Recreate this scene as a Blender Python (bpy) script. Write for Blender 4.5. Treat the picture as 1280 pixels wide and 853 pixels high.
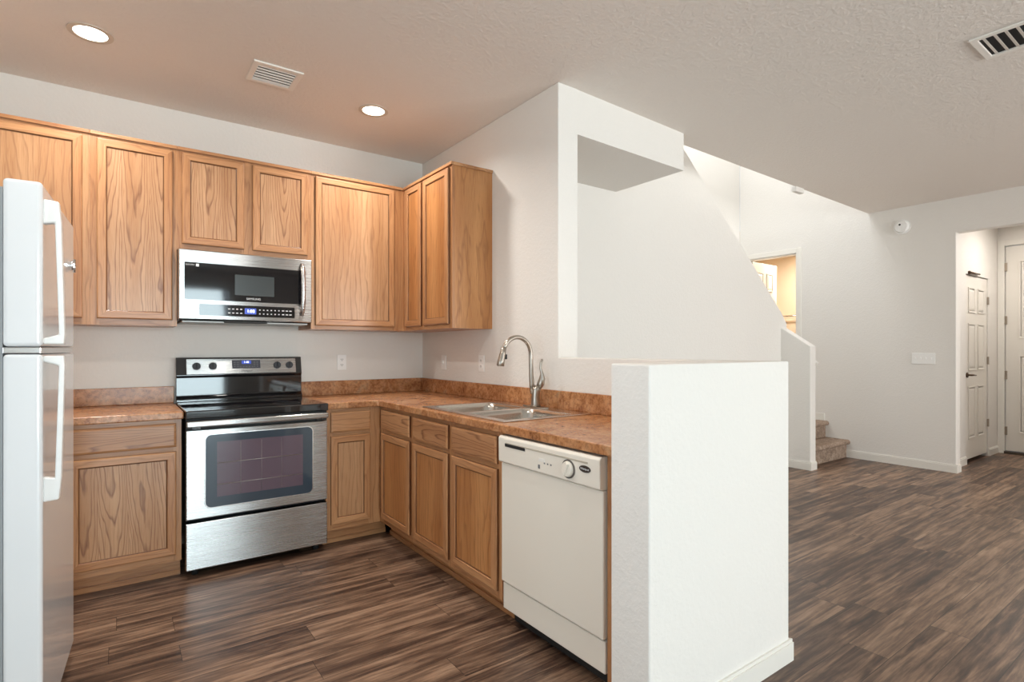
import bpy, bmesh, math, random
from mathutils import Vector, Matrix
random.seed(7)
for o in list(bpy.data.objects): bpy.data.objects.remove(o)
SC = bpy.context.scene
COL = SC.collection
R = math.radians

# ---------------------------------------------------------------- camera, world, exposure, lights
cd = bpy.data.cameras.new('camera'); cam = bpy.data.objects.new('camera', cd); COL.objects.link(cam)
cd.sensor_width = 36.0; cd.lens = 683.09/1280*36
cd.shift_x = (640-638.2)/1280; cd.shift_y = (436.6-426.5)/1280
cam.location = (0, 0, 1.2548); cam.rotation_euler = (R(90), 0, -0.6238)
cd.clip_start = .05; cd.clip_end = 200
SC.camera = cam
SC.view_settings.view_transform = 'Standard'; SC.view_settings.look = 'None'
SC.view_settings.gamma = 1; SC.view_settings.use_curve_mapping = False
SC.view_settings.exposure = 0.05

world = bpy.data.worlds.new('sky'); SC.world = world; world.use_nodes = True
bg = world.node_tree.nodes['Background']; bg.inputs[0].default_value = (.72, .84, 1, 1); bg.inputs[1].default_value = .9

def area(name, loc, rot, sx, sy, power, col=(1, 1, 1), shape='RECTANGLE', spread=180):
    l = bpy.data.lights.new(name, 'AREA'); l.shape = shape; l.size = sx; l.size_y = sy
    l.energy = power; l.color = col; l.spread = R(spread)
    o = bpy.data.objects.new(name, l); COL.objects.link(o); o.location = loc; o.rotation_euler = rot
    return o
DAY = (.93, .97, 1.0); WARM = (1.0, .80, .58)
area('daylight_patio_door', (.455, -5.75, 1.55), (R(122), 0, 0), 2.9, 3.4, 345, (.78, .95, 1.0))
area('daylight_living_window', (5.2, -5.55, 1.4), (R(122), 0, 0), 2.9, 2.4, 350, (1, .975, .945))
area('side_fill_light', (-1.72, .75, 1.05), (R(120), 0, R(-90)), 2.4, 2.2, 44, (.88, .97, 1.0))  # fill light added at the left wall to lift the lower kitchen
area('stairwell_daylight', (5.1, 3.4, 5.05), (0, 0, 0), 2.4, 1.2, 50, (.92, .97, 1.0))
area('foyer_fill_light', (7.8, 1.2, 2.70), (0, 0, 0), .3, .3, 16, (1, .94, .88), 'DISK')  # unseen lamp added to light the foyer
area('washroom_lamp_light', (7.9, 3.9, 2.70), (0, 0, 0), .3, .3, 27, (1.0, .93, .84), 'DISK')
CANS = ((-.105, 3.333), (1.333, 3.355), (-.10, 1.75), (.95, 1.75))  # last two are unseen downlights added to fill the kitchen
for i, (x, y) in enumerate(CANS):
    area('downlight_glow', (x, y, 2.765), (0, 0, 0), .13, .13, 11 if i < 2 else 6, (1, .96, .90), 'DISK', 150)

# ---------------------------------------------------------------- materials
def mat(name):
    m = bpy.data.materials.new(name); m.use_nodes = True
    nt = m.node_tree; b = nt.nodes['Principled BSDF']
    return m, nt, b
def srgb(r, g, b):
    f = lambda c: (c/255/12.92 if c/255 <= .04045 else ((c/255+.055)/1.055)**2.4)
    return (f(r), f(g), f(b), 1)
def plain(name, c, rough=.5, metal=0, spec=.5, coat=0, emit=None, es=0):
    m, nt, b = mat(name)
    b.inputs['Base Color'].default_value = c; b.inputs['Roughness'].default_value = rough
    b.inputs['Metallic'].default_value = metal; b.inputs['Specular IOR Level'].default_value = spec
    b.inputs['Coat Weight'].default_value = coat; b.inputs['Coat Roughness'].default_value = .05
    if emit: b.inputs['Emission Color'].default_value = emit; b.inputs['Emission Strength'].default_value = es
    return m
def nd(nt, t, **k):
    n = nt.nodes.new(t)
    for a, v in k.items():
        if a.startswith('i_'):
            key = a[2:]; key = int(key) if key.isdigit() else key
            n.inputs[key].default_value = v
        else: setattr(n, a, v)
    return n
def math_(nt, op, a, b=None, c=None):
    n = nt.nodes.new('ShaderNodeMath'); n.operation = op
    for i, v in enumerate((a, b, c)):
        if v is None: continue
        if isinstance(v, (int, float)): n.inputs[i].default_value = v
        else: nt.links.new(v, n.inputs[i])
    return n.outputs[0]
def ramp(nt, fac, stops, interp='LINEAR'):
    n = nt.nodes.new('ShaderNodeValToRGB'); cr = n.color_ramp; cr.interpolation = interp
    while len(cr.elements) < len(stops): cr.elements.new(.5)
    for e, (p, c) in zip(cr.elements, stops): e.position = p; e.color = c
    nt.links.new(fac, n.inputs[0]); return n.outputs[0]
def coords(nt, scale=(1, 1, 1), rnd=True, kind='Object'):
    tc = nt.nodes.new('ShaderNodeTexCoord'); v = tc.outputs[kind]
    if rnd:
        oi = nt.nodes.new('ShaderNodeObjectInfo'); w = nd(nt, 'ShaderNodeTexWhiteNoise', noise_dimensions='1D')
        nt.links.new(oi.outputs['Random'], w.inputs['W'])
        sc = nd(nt, 'ShaderNodeVectorMath', operation='SCALE'); sc.inputs['Scale'].default_value = 30
        nt.links.new(w.outputs['Color'], sc.inputs[0])
    mp = nt.nodes.new('ShaderNodeMapping'); mp.inputs['Scale'].default_value = scale
    nt.links.new(v, mp.inputs['Vector'])
    out = mp.outputs[0]
    if rnd:
        a = nd(nt, 'ShaderNodeVectorMath', operation='ADD'); nt.links.new(out, a.inputs[0]); nt.links.new(sc.outputs[0], a.inputs[1]); out = a.outputs[0]
    return out
def noise(nt, vec, scale=5, detail=3, rough=.5, dist=0):
    n = nd(nt, 'ShaderNodeTexNoise'); n.inputs['Scale'].default_value = scale; n.inputs['Detail'].default_value = detail
    n.inputs['Roughness'].default_value = rough; n.inputs['Distortion'].default_value = dist
    nt.links.new(vec, n.inputs['Vector']); return n.outputs['Fac']
def bump(nt, b, h, strength, dist):
    n = nd(nt, 'ShaderNodeBump'); n.inputs['Strength'].default_value = strength; n.inputs['Distance'].default_value = dist
    nt.links.new(h, n.inputs['Height']); nt.links.new(n.outputs[0], b.inputs['Normal'])
def mixc(nt, fac, a, b, mode='MIX'):
    n = nt.nodes.new('ShaderNodeMix'); n.data_type = 'RGBA'; n.blend_type = mode
    for i, v in ((0, fac), (6, a), (7, b)):
        if isinstance(v, (int, float)): n.inputs[i].default_value = v
        elif isinstance(v, tuple): n.inputs[i].default_value = v
        else: nt.links.new(v, n.inputs[i])
    return n.outputs[2]

def paint(name, c, tex=1.0, scale=55):
    m, nt, b = mat(name); b.inputs['Base Color'].default_value = c
    b.inputs['Roughness'].default_value = .75; b.inputs['Specular IOR Level'].default_value = .2
    v = coords(nt, rnd=False)
    n1 = noise(nt, v, scale, 4, .6); n2 = ramp(nt, n1, ((.42, (0, 0, 0, 1)), (.62, (1, 1, 1, 1))))
    bump(nt, b, n2, .35*tex, .004)
    return m
WALL = paint('wall_paint', srgb(238, 234, 228), .55)
CEIL = paint('ceiling_texture', srgb(240, 232, 224), 1.2, 50)
TRIM = plain('white_trim', srgb(240, 236, 228), .35)
DOORW = plain('door_white', srgb(238, 233, 224), .4)

def oak(name, axis='z', cathedral=False, tint=(1, 1, 1)):
    m, nt, b = mat(name)
    T = lambda r, g, bl: tuple(list(a*t for a, t in zip(srgb(r, g, bl)[:3], tint))+[1])
    v = coords(nt)
    sx = nd(nt, 'ShaderNodeSeparateXYZ'); nt.links.new(v, sx.inputs[0])
    X, Y, Z = sx.outputs
    if axis == 'x': X, Z = Z, X
    elif axis == 'y': Y, Z = Z, Y
    def vec(fx, fy, fz):
        c = nd(nt, 'ShaderNodeCombineXYZ')
        nt.links.new(math_(nt, 'MULTIPLY', X, fx), c.inputs[0]); nt.links.new(math_(nt, 'MULTIPLY', Y, fy), c.inputs[1]); nt.links.new(math_(nt, 'MULTIPLY', Z, fz), c.inputs[2])
        return c.outputs[0]
    wob = noise(nt, vec(7, 7, 1.3), 1, 3, .55)
    if cathedral:
        bx = math_(nt, 'SUBTRACT', math_(nt, 'PINGPONG', math_(nt, 'ADD', X, math_(nt, 'MULTIPLY', noise(nt, vec(1.5, 1.5, .8), 1, 1), .12)), .13), .06)
        f = math_(nt, 'ADD', math_(nt, 'MULTIPLY', math_(nt, 'MULTIPLY', bx, bx), 210), math_(nt, 'MULTIPLY', Z, -.75))
        f = math_(nt, 'ADD', f, math_(nt, 'MULTIPLY', wob, 1.7))
        band = math_(nt, 'FRACT', math_(nt, 'MULTIPLY', f, 3.6))
    else:
        f = math_(nt, 'ADD', math_(nt, 'MULTIPLY', X, 14), math_(nt, 'MULTIPLY', wob, 2.6))
        band = math_(nt, 'FRACT', math_(nt, 'MULTIPLY', f, 2.0))
    lines = ramp(nt, band, ((0, (0, 0, 0, 1)), (.66, (.10, .10, .10, 1)), (.88, (1, 1, 1, 1)), (1, (0, 0, 0, 1))))
    broad = noise(nt, vec(9, 9, .7), 1, 2, .5)
    base = ramp(nt, broad, ((.3, T(176, 128, 88)), (.7, T(204, 160, 120))))
    pores = noise(nt, vec(260, 260, 9), 1, 2, .6)
    pm = ramp(nt, pores, ((.50, (0, 0, 0, 1)), (.72, (1, 1, 1, 1))))
    lf = math_(nt, 'MULTIPLY', lines, .80 if cathedral else .42)
    lf = math_(nt, 'MULTIPLY', lf, math_(nt, 'ADD', .45, math_(nt, 'MULTIPLY', pores, 1.0)))
    c1 = mixc(nt, lf, base, T(116, 70, 44))
    c2 = mixc(nt, math_(nt, 'MULTIPLY', pm, .42), c1, T(140, 84, 48))
    nt.links.new(c2, b.inputs['Base Color'])
    b.inputs['Roughness'].default_value = .33; b.inputs['Specular IOR Level'].default_value = .5
    b.inputs['Coat Weight'].default_value = .15; b.inputs['Coat Roughness'].default_value = .2
    bump(nt, b, pm, .12, .001)
    return m
OAKV = oak('oak_vertical_grain', 'z', False, (.97, .87, .76)); OAKH = oak('oak_horizontal_grain', 'x', False, (.97, .87, .76)); OAKP = oak('oak_cathedral_panel', 'z', True)
OAKHC = oak('oak_horizontal_cathedral', 'x', True, (.92, .84, .76))
OAKSIDE = oak('oak_side_veneer', 'z', False, (.9, .8, .7))
OAKPP = oak('oak_plain_panel', 'z', False, (1, .98, .95)); OAKPR = oak('oak_shaded_panel', 'z', False, (.94, .76, .52))  # right-run panels: same oak, its shade put into the tint
OAKD = oak('oak_stain_shadow_groove', 'z', False, (.34, .26, .2))  # pooled stain plus the reveal shadow, put into the door edge colour

def floor_mat():
    m, nt, b = mat('dark_rustic_planks')
    tc = nt.nodes.new('ShaderNodeTexCoord'); v = tc.outputs['Object']
    sx = nd(nt, 'ShaderNodeSeparateXYZ'); nt.links.new(v, sx.inputs[0]); X, Y, Z = sx.outputs
    PW, PL = .150, 1.22
    row = math_(nt, 'FLOOR', math_(nt, 'DIVIDE', Y, PW))
    wr = nd(nt, 'ShaderNodeTexWhiteNoise', noise_dimensions='1D'); nt.links.new(row, wr.inputs['W'])
    xs = math_(nt, 'ADD', math_(nt, 'DIVIDE', X, PL), wr.outputs['Value'])
    colm = math_(nt, 'FLOOR', xs)
    cc = nd(nt, 'ShaderNodeCombineXYZ'); nt.links.new(row, cc.inputs[0]); nt.links.new(colm, cc.inputs[1])
    wp = nd(nt, 'ShaderNodeTexWhiteNoise', noise_dimensions='2D'); nt.links.new(cc.outputs[0], wp.inputs['Vector'])
    pid = wp.outputs['Value']
    fy = math_(nt, 'FRACT', math_(nt, 'DIVIDE', Y, PW)); fx = math_(nt, 'FRACT', xs)
    def vec(ax, ay, k):
        c = nd(nt, 'ShaderNodeCombineXYZ')
        nt.links.new(math_(nt, 'MULTIPLY', X, ax), c.inputs[0]); nt.links.new(math_(nt, 'MULTIPLY', Y, ay), c.inputs[1])
        nt.links.new(math_(nt, 'MULTIPLY', pid, k), c.inputs[2]); return c.outputs[0]
    s1 = noise(nt, vec(1.5, 23, 40), 1, 6, .64, .6)
    s2 = noise(nt, vec(5, 75, 90), 1, 4, .62, .3)
    s3 = noise(nt, vec(3, 9, 70), 1, 3, .6, 1.0)
    val = math_(nt, 'ADD', math_(nt, 'MULTIPLY', s1, .62), math_(nt, 'ADD', math_(nt, 'MULTIPLY', s2, .30), math_(nt, 'MULTIPLY', s3, .20)))
    val = math_(nt, 'ADD', val, math_(nt, 'MULTIPLY', math_(nt, 'SUBTRACT', pid, .5), .10))
    col = ramp(nt, val, ((.41, srgb(48, 34, 28)), (.50, srgb(80, 59, 48)), (.57, srgb(114, 89, 72)), (.66, srgb(154, 124, 101)), (.78, srgb(184, 155, 131))))
    gy = math_(nt, 'LESS_THAN', math_(nt, 'MINIMUM', fy, math_(nt, 'SUBTRACT', 1, fy)), .010)
    gx = math_(nt, 'LESS_THAN', math_(nt, 'MINIMUM', fx, math_(nt, 'SUBTRACT', 1, fx)), .0010)
    g = math_(nt, 'MAXIMUM', gy, gx)
    col = mixc(nt, math_(nt, 'MULTIPLY', g, .75), col, srgb(26, 18, 15))
    nt.links.new(col, b.inputs['Base Color'])
    nt.links.new(math_(nt, 'ADD', .28, math_(nt, 'MULTIPLY', s2, .20)), b.inputs['Roughness'])
    b.inputs['Specular IOR Level'].default_value = .5
    h = math_(nt, 'SUBTRACT', s2, math_(nt, 'MULTIPLY', g, 1.5))
    bump(nt, b, h, .12, .002)
    return m
FLOOR = floor_mat()

def counter_mat():
    m, nt, b = mat('rust_mottled_laminate'); v = coords(nt, rnd=False)
    n1 = noise(nt, v, 9, 5, .65, .8); n2 = noise(nt, v, 60, 4, .7)
    c = ramp(nt, n1, ((.30, srgb(134, 80, 48)), (.45, srgb(172, 112, 68)), (.58, srgb(200, 144, 100)), (.70, srgb(188, 154, 118))))
    d = ramp(nt, n2, ((.40, srgb(104, 60, 36)), (.56, srgb(208, 152, 104))))
    nt.links.new(mixc(nt, .38, c, d), b.inputs['Base Color'])
    b.inputs['Roughness'].default_value = .27
    return m
COUNTER = counter_mat()

def steel(name, c=(.56, .55, .54, 1), rough=.27, axis='x'):
    m, nt, b = mat(name)
    sc = {'x': (2, 300, 300), 'z': (300, 300, 2), 'y': (300, 2, 300)}[axis]
    v = coords(nt, sc); n = noise(nt, v, 1, 2, .5)
    nt.links.new(ramp(nt, n, ((.3, tuple(x*.9 for x in c[:3])+(1,)), (.7, c))), b.inputs['Base Color'])
    b.inputs['Metallic'].default_value = 1
    nt.links.new(math_(nt, 'ADD', rough-.05, math_(nt, 'MULTIPLY', n, .1)), b.inputs['Roughness'])
    if axis == 'x':
        cv = nd(nt, 'ShaderNodeCombineXYZ'); cv.inputs[2].default_value = 1
        nt.links.new(cv.outputs[0], b.inputs['Tangent']); b.inputs['Anisotropic'].default_value = .95
    return m
STEEL = steel('brushed_stainless'); SINKST = steel('sink_stainless', (.60, .57, .52, 1), .25, 'y')
NICKEL = plain('brushed_nickel', (.45, .41, .36, 1), .28, 1)
CHROME = plain('chrome', (.75, .75, .75, 1), .12, 1)
BLACK = plain('black_enamel', (.012, .012, .014, 1), .12, 0, .6)
BLACKG = plain('black_glass', (.006, .006, .008, 1), .05, 0, .6, .6)
BLACKM = plain('black_matte', (.015, .015, .015, 1), .6)
KNOB = plain('charcoal_knob', srgb(52, 55, 62), .35)
GREYP = plain('grey_display_panel', srgb(72, 74, 84), .3)
SLATE = plain('oven_glass_slate', srgb(62, 74, 86), .08, 0, .6, .3)
INNER = plain('oven_inner_glass', srgb(104, 88, 100), .10, 0, .6, .3)
RACK = plain('oven_rack', srgb(168, 160, 158), .35, .6)
MWIN = plain('microwave_mesh_window', srgb(58, 62, 62), .2)
PRINT = plain('white_print', srgb(225, 225, 225), .5)
GREYPRINT = plain('grey_print', srgb(120, 120, 122), .5)
BLUELED = plain('blue_display', srgb(20, 30, 90), .2, 0, .5, 0, (.12, .2, .9, 1), .6)
LED = plain('display_digits', (1, 1, 1, 1), .3, 0, .5, 0, (.75, .85, 1, 1), 2.5)
FRIDGE = plain('fridge_white', srgb(232, 234, 236), .16, 0, .5, .5)
GASKET = plain('grey_gasket', srgb(150, 152, 155), .6)
BISQUE = plain('bisque_enamel', srgb(240, 233, 220), .3)
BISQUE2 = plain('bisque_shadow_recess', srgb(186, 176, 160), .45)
BADGE = plain('oval_badge', srgb(70, 62, 58), .3, .4)
PLASTIC = plain('white_plastic', srgb(250, 249, 246), .3)
SLOT = plain('outlet_slots', srgb(70, 66, 62), .6)
VENTD = plain('vent_dark', srgb(30, 30, 32), .7)
VENTW = plain('vent_white_metal', srgb(246, 240, 232), .45)
LENS = plain('lamp_lens', (1, 1, 1, 1), .4, 0, .5, 0, (1, .95, .86, 1), 9)
RINGM = plain('lamp_trim_ring', srgb(214, 200, 184), .4)
HINGE = plain('satin_hinge', srgb(170, 158, 144), .35, .8)
BRONZE = plain('bronze_lever', srgb(92, 70, 52), .35, .7)
PEACH = paint('washroom_warm_lit', srgb(240, 222, 196), .3)  # warm lamp light put into the wall colour
def carpet():
    m, nt, b = mat('beige_carpet'); v = coords(nt, rnd=False)
    n = noise(nt, v, 60, 5, .75); n3 = noise(nt, v, 14, 3, .6)
    c = ramp(nt, math_(nt, 'ADD', math_(nt, 'MULTIPLY', n, .6), math_(nt, 'MULTIPLY', n3, .4)), ((.35, srgb(122, 104, 92)), (.52, srgb(168, 146, 128)), (.66, srgb(196, 178, 162))))
    nt.links.new(c, b.inputs['Base Color']); b.inputs['Roughness'].default_value = .95; b.inputs['Specular IOR Level'].default_value = .1
    bump(nt, b, n, .8, .01); return m
CARPET = carpet()
def glass_pane():
    m = bpy.data.materials.new('window_glass'); m.use_nodes = True; nt = m.node_tree; nt.nodes.clear()
    o = nt.nodes.new('ShaderNodeOutputMaterial'); mx = nt.nodes.new('ShaderNodeMixShader'); t = nt.nodes.new('ShaderNodeBsdfTransparent'); g = nt.nodes.new('ShaderNodeBsdfGlossy')
    g.inputs['Roughness'].default_value = .02; fr = nt.nodes.new('ShaderNodeFresnel')
    nt.links.new(fr.outputs[0], mx.inputs[0]); nt.links.new(t.outputs[0], mx.inputs[1]); nt.links.new(g.outputs[0], mx.inputs[2]); nt.links.new(mx.outputs[0], o.inputs[0])
    return m
PANE = glass_pane()

# ---------------------------------------------------------------- mesh helpers
class MB:
    """collects shapes (with material slots) into one mesh"""
    def __init__(s): s.bm = bmesh.new(); s.mats = []
    def mi(s, m):
        if m is None: return 0
        if m not in s.mats: s.mats.append(m)
        return s.mats.index(m)
    def box(s, x0, x1, y0, y1, z0, z1, m=None):
        k = s.mi(m); v = [s.bm.verts.new((x, y, z)) for z in (z0, z1) for y in (y0, y1) for x in (x0, x1)]
        for f in ((0, 2, 3, 1), (4, 5, 7, 6), (0, 1, 5, 4), (2, 6, 7, 3), (0, 4, 6, 2), (1, 3, 7, 5)):
            s.bm.faces.new([v[i] for i in f]).material_index = k
        return s
    def prism(s, pts, a, b, axis='z', m=None):
        """polygon pts (2D) extruded along axis from a to b"""
        k = s.mi(m)
        P = {'z': lambda p, t: (p[0], p[1], t), 'y': lambda p, t: (p[0], t, p[1]), 'x': lambda p, t: (t, p[0], p[1])}[axis]
        A = [s.bm.verts.new(P(p, a)) for p in pts]; B = [s.bm.verts.new(P(p, b)) for p in pts]
        n = len(pts)
        s.bm.faces.new(A).material_index = k; s.bm.faces.new(B[::-1]).material_index = k
        for i in range(n): s.bm.faces.new((A[i], B[i], B[(i+1) % n], A[(i+1) % n])).material_index = k
        return s
    def grid(s, us, vs, keep, a, b, axis='z', m=None):
        """solid slab with holes: cells of a u/v grid kept where keep(u, v)"""
        k = s.mi(m)
        P = {'z': lambda u, v, t: (u, v, t), 'y': lambda u, v, t: (u, t, v), 'x': lambda u, v, t: (t, u, v)}[axis]
        cache = {}
        def V(i, j, t):
            if (i, j, t) not in cache: cache[(i, j, t)] = s.bm.verts.new(P(us[i], vs[j], t))
            return cache[(i, j, t)]
        K = lambda i, j: 0 <= i < len(us)-1 and 0 <= j < len(vs)-1 and keep((us[i]+us[i+1])/2, (vs[j]+vs[j+1])/2)
        for i in range(len(us)-1):
            for j in range(len(vs)-1):
                if not K(i, j): continue
                for t, r in ((a, 1), (b, 0)):
                    q = [V(i, j, t), V(i+1, j, t), V(i+1, j+1, t), V(i, j+1, t)]
                    s.bm.faces.new(q[::-1] if r else q).material_index = k
                for di, dj, e in ((-1, 0, ((i, j), (i, j+1))), (1, 0, ((i+1, j), (i+1, j+1))), (0, -1, ((i, j), (i+1, j))), (0, 1, ((i, j+1), (i+1, j+1)))):
                    if not K(i+di, j+dj):
                        s.bm.faces.new((V(*e[0], a), V(*e[1], a), V(*e[1], b), V(*e[0], b))).material_index = k
        return s
    def rings(s, x0, x1, z0, z1, prof, m_side=None, m_top=None, fill=None, y=0, dark=(), m_dark=None):
        """rectangular rings facing -y; prof = [(inset, depth)...]"""
        ks, kt = s.mi(m_side), s.mi(m_top); prev = None
        for ri, (ins, d) in enumerate(prof):
            r = [s.bm.verts.new(p) for p in ((x0+ins, y+d, z0+ins), (x1-ins, y+d, z0+ins), (x1-ins, y+d, z1-ins), (x0+ins, y+d, z1-ins))]
            if prev:
                for i in range(4):
                    s.bm.faces.new((prev[i], prev[(i+1) % 4], r[(i+1) % 4], r[i])).material_index = (s.mi(m_dark) if ri in dark else kt if i in (0, 2) else ks)
            else: s.bm.faces.new(r[::-1]).material_index = ks
            prev = r
        if fill is not None: s.bm.faces.new(prev).material_index = s.mi(fill)
        return s
    def cyl(s, c, r, h, axis='z', seg=24, r2=None, m=None):
        k = s.mi(m); r2 = r if r2 is None else r2
        P = {'z': lambda a, b, t: (c[0]+a, c[1]+b, c[2]+t), 'y': lambda a, b, t: (c[0]+a, c[1]+t, c[2]+b), 'x': lambda a, b, t: (c[0]+t, c[1]+a, c[2]+b)}[axis]
        A = [s.bm.verts.new(P(r*math.cos(i*2*math.pi/seg), r*math.sin(i*2*math.pi/seg), 0)) for i in range(seg)]
        B = [s.bm.verts.new(P(r2*math.cos(i*2*math.pi/seg), r2*math.sin(i*2*math.pi/seg), h)) for i in range(seg)]
        s.bm.faces.new(A[::-1]).material_index = k; s.bm.faces.new(B).material_index = k
        for i in range(seg):
            f = s.bm.faces.new((A[i], A[(i+1) % seg], B[(i+1) % seg], B[i])); f.material_index = k; f.smooth = True
        return s
    def ringz(s, c, r0, r1, z0, z1, seg=40, axis='z', m=None):
        k = s.mi(m)
        P = {'z': lambda a, b, t: (c[0]+a, c[1]+b, c[2]+t), 'y': lambda a, b, t: (c[0]+a, c[1]+t, c[2]+b), 'x': lambda a, b, t: (c[0]+t, c[1]+a, c[2]+b)}[axis]
        L = []
        for r, z in ((r0, z0), (r1, z0), (r1, z1), (r0, z1)):
            L.append([s.bm.verts.new(P(r*math.cos(i*2*math.pi/seg), r*math.sin(i*2*math.pi/seg), z)) for i in range(seg)])
        for q in range(4):
            for i in range(seg): s.bm.faces.new((L[q][i], L[q][(i+1) % seg], L[(q+1) % 4][(i+1) % seg], L[(q+1) % 4][i])).material_index = k
        return s
    def tube(s, pts, rad, seg=14, m=None, squash=None):
        """swept tube; rad = number or list"""
        k = s.mi(m); pts = [Vector(p) for p in pts]; n = len(pts)
        rr = rad if isinstance(rad, (list, tuple)) else [rad]*n
        ringsl = []; up = None
        for i, p in enumerate(pts):
            t = (pts[min(i+1, n-1)]-pts[max(i-1, 0)]).normalized()
            if up is None: up = Vector((0, 1, 0)) if abs(t.y) < .9 else Vector((1, 0, 0))
            a = t.cross(up).normalized(); b_ = a.cross(t).normalized(); up = b_
            sq = squash or (1, 1)
            ringsl.append([s.bm.verts.new(p+a*rr[i]*sq[0]*math.cos(j*2*math.pi/seg)+b_*rr[i]*sq[1]*math.sin(j*2*math.pi/seg)) for j in range(seg)])
        for q in range(n-1):
            for j in range(seg):
                f = s.bm.faces.new((ringsl[q][j], ringsl[q][(j+1) % seg], ringsl[q+1][(j+1) % seg], ringsl[q+1][j])); f.material_index = k; f.smooth = True
        s.bm.faces.new(ringsl[0][::-1]).material_index = k; s.bm.faces.new(ringsl[-1]).material_index = k
        return s
    def build(s, name, m=None, parent=None, bevel=0, seg=2, org=None):
        """links the collected shapes as ONE mesh object; coordinates are in the parent's space"""
        bmesh.ops.recalc_face_normals(s.bm, faces=s.bm.faces[:])
        me = bpy.data.meshes.new(name); 
        if org: bmesh.ops.translate(s.bm, verts=s.bm.verts[:], vec=-Vector(org))
        s.bm.to_mesh(me); s.bm.free()
        ms = s.mats or [m]
        for q in ms: me.materials.append(q)
        o = bpy.data.objects.new(name, me); COL.objects.link(o)
        if parent: o.parent = parent
        if org: o.location = org
        if bevel:
            bv = o.modifiers.new('bevel', 'BEVEL'); bv.width = bevel; bv.segments = seg; bv.limit_method = 'ANGLE'; bv.angle_limit = R(40)
            bv.harden_normals = False
        return o

def thing(name, label, cat, loc=(0, 0, 0), rotz=0, group=None):
    o = bpy.data.objects.new(name, None); COL.objects.link(o); o.empty_display_size = .1
    o.location = loc; o.rotation_euler = (0, 0, rotz); o['label'] = label; o['category'] = cat
    if group: o['group'] = group
    return o
def tag(o, label, cat, group=None):
    o['label'] = label; o['category'] = cat
    if group: o['group'] = group
    return o
def struct(o): o['kind'] = 'structure'; return o
def text(name, s, size, m, parent, loc, rot, depth=.0004, align='CENTER'):
    cu = bpy.data.curves.new(name, 'FONT'); cu.body = s; cu.size = size; cu.extrude = depth; cu.align_x = align; cu.align_y = 'CENTER'
    t = bpy.data.objects.new(name+'_tmp', cu); COL.objects.link(t)
    bpy.context.view_layer.update()
    me = bpy.data.meshes.new_from_object(t.evaluated_get(bpy.context.evaluated_depsgraph_get()))
    bpy.data.objects.remove(t); me.materials.clear(); me.materials.append(m)
    o = bpy.data.objects.new(name, me); COL.objects.link(o); o.parent = parent; o.location = loc; o.rotation_euler = rot
    return o

# ---------------------------------------------------------------- the room
XR, XR2 = 2.048, 2.200      # sink wall faces
YB = 4.0954                 # kitchen back wall
H = 2.7856
XL = 6.881                  # living room far wall
XLW = -1.0                  # kitchen/dining left wall
YF = -4.6                   # wall behind the camera
XF, YC = 8.68, 1.932        # foyer
YS = 3.08                   # wall under the stairs
ZL = .40                    # stair landing

struct(MB().prism([(XLW-.15, YF-.15), (XF+.15, YF-.15), (XF+.15, 5.4), (XLW-.15, 5.4)], -.12, 0).build('floor', FLOOR))
# ceiling with the stairwell opening cut out
c = MB()
c.prism([(XLW-.15, YF-.15), (XF+.15, YF-.15), (XF+.15, 2.649), (XL, 2.649), (3.262, 2.562), (3.262, 2.43), (XR, 2.378), (XLW-.15, 2.378)], H, H+.3)
c.prism([(XLW-.15, 2.378), (XR, 2.378), (3.262, 2.43), (3.262, 4.35), (XLW-.15, 4.35)], H, H+.3)
struct(c.build('ceiling', CEIL))
struct(MB().box(5.17, 5.32, 2.598, 2.64, H-.045, H).build('trim_1', WALL))
# kitchen back wall, sink wall with the half wall running on from it
struct(MB().box(XLW-.15, XR2, YB, YB+.15, 0, H).build('wall_back', WALL))
w = MB(); w.grid([YF, -.35, 1.85, YB], [0, .5, 2.4, H], lambda u, v: not (-.35 < u < 1.85 and .5 < v < 2.4), XLW-.15, XLW, 'x')
struct(w.build('wall_left', WALL))
f = MB()
for a in ((-.35, 1.85, .5, .55), (-.35, 1.85, 2.35, 2.4), (-.35, -.30, .55, 2.35), (1.80, 1.85, .55, 2.35), (.725, .775, .55, 2.35)): f.box(XLW-.11, XLW-.05, *a)
o_w = struct(f.build('window_3', TRIM)); MB().box(XLW-.082, XLW-.078, -.30, 1.80, .55, 2.35).build('pane', PANE, o_w)  # unseen side window added to let fill light into the kitchen
w = MB(); w.grid([1.300, 2.378, YB], [0, 1.206, H], lambda u, v: not (u < 2.378 and v > 1.206), XR, XR2, 'x')
struct(w.build('wall_sink', WALL, bevel=.006, seg=3))
struct(MB().box(1.352, XR2, 1.134, 1.2999, 0, 1.206).build('wall_half_return', WALL, bevel=.006, seg=3))
# dropped bulkhead over the recess
ZSOF = 2.522
struct(MB().prism([(XR2-.02, 2.3845), (3.262, 2.43), (3.262, YS), (XR2-.02, YS)], ZSOF, H).build('wall_bulkhead', WALL))
# wall under the stairs with its raking top
struct(MB().prism([(XR2, 0), (5.93, 0), (5.93, 1.53), (5.815, 1.655), (3.30, 3.76), (XR2, 3.76)], YS, YS+.12, 'y').build('wall_stair', WALL, bevel=.004))
struct(MB().prism([(2.772, 0), (YS+.04, 0), (YS+.04, 1.515), (2.772, 1.284)], 5.81, 5.925, 'x').build('wall_guard', WALL, bevel=.008, seg=3))
# stairwell shell above
s_ = MB(); s_.box(3.112, XL, 4.216, 4.36, 0, 5.2)
struct(s_.build('wall_stairwell_back', WALL))
struct(MB().box(3.112, 3.262, YS, 4.216, H+.3, 5.2).build('wall_stairwell_left', WALL))
struct(MB().box(3.112, XL, 2.45, 2.56, H+.3, 5.2).build('wall_stairwell_front', WALL))
struct(MB().box(3.112, XL+.12, 2.45, 4.36, 5.2, 5.3).build('ceiling_stairwell', CEIL))
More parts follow.
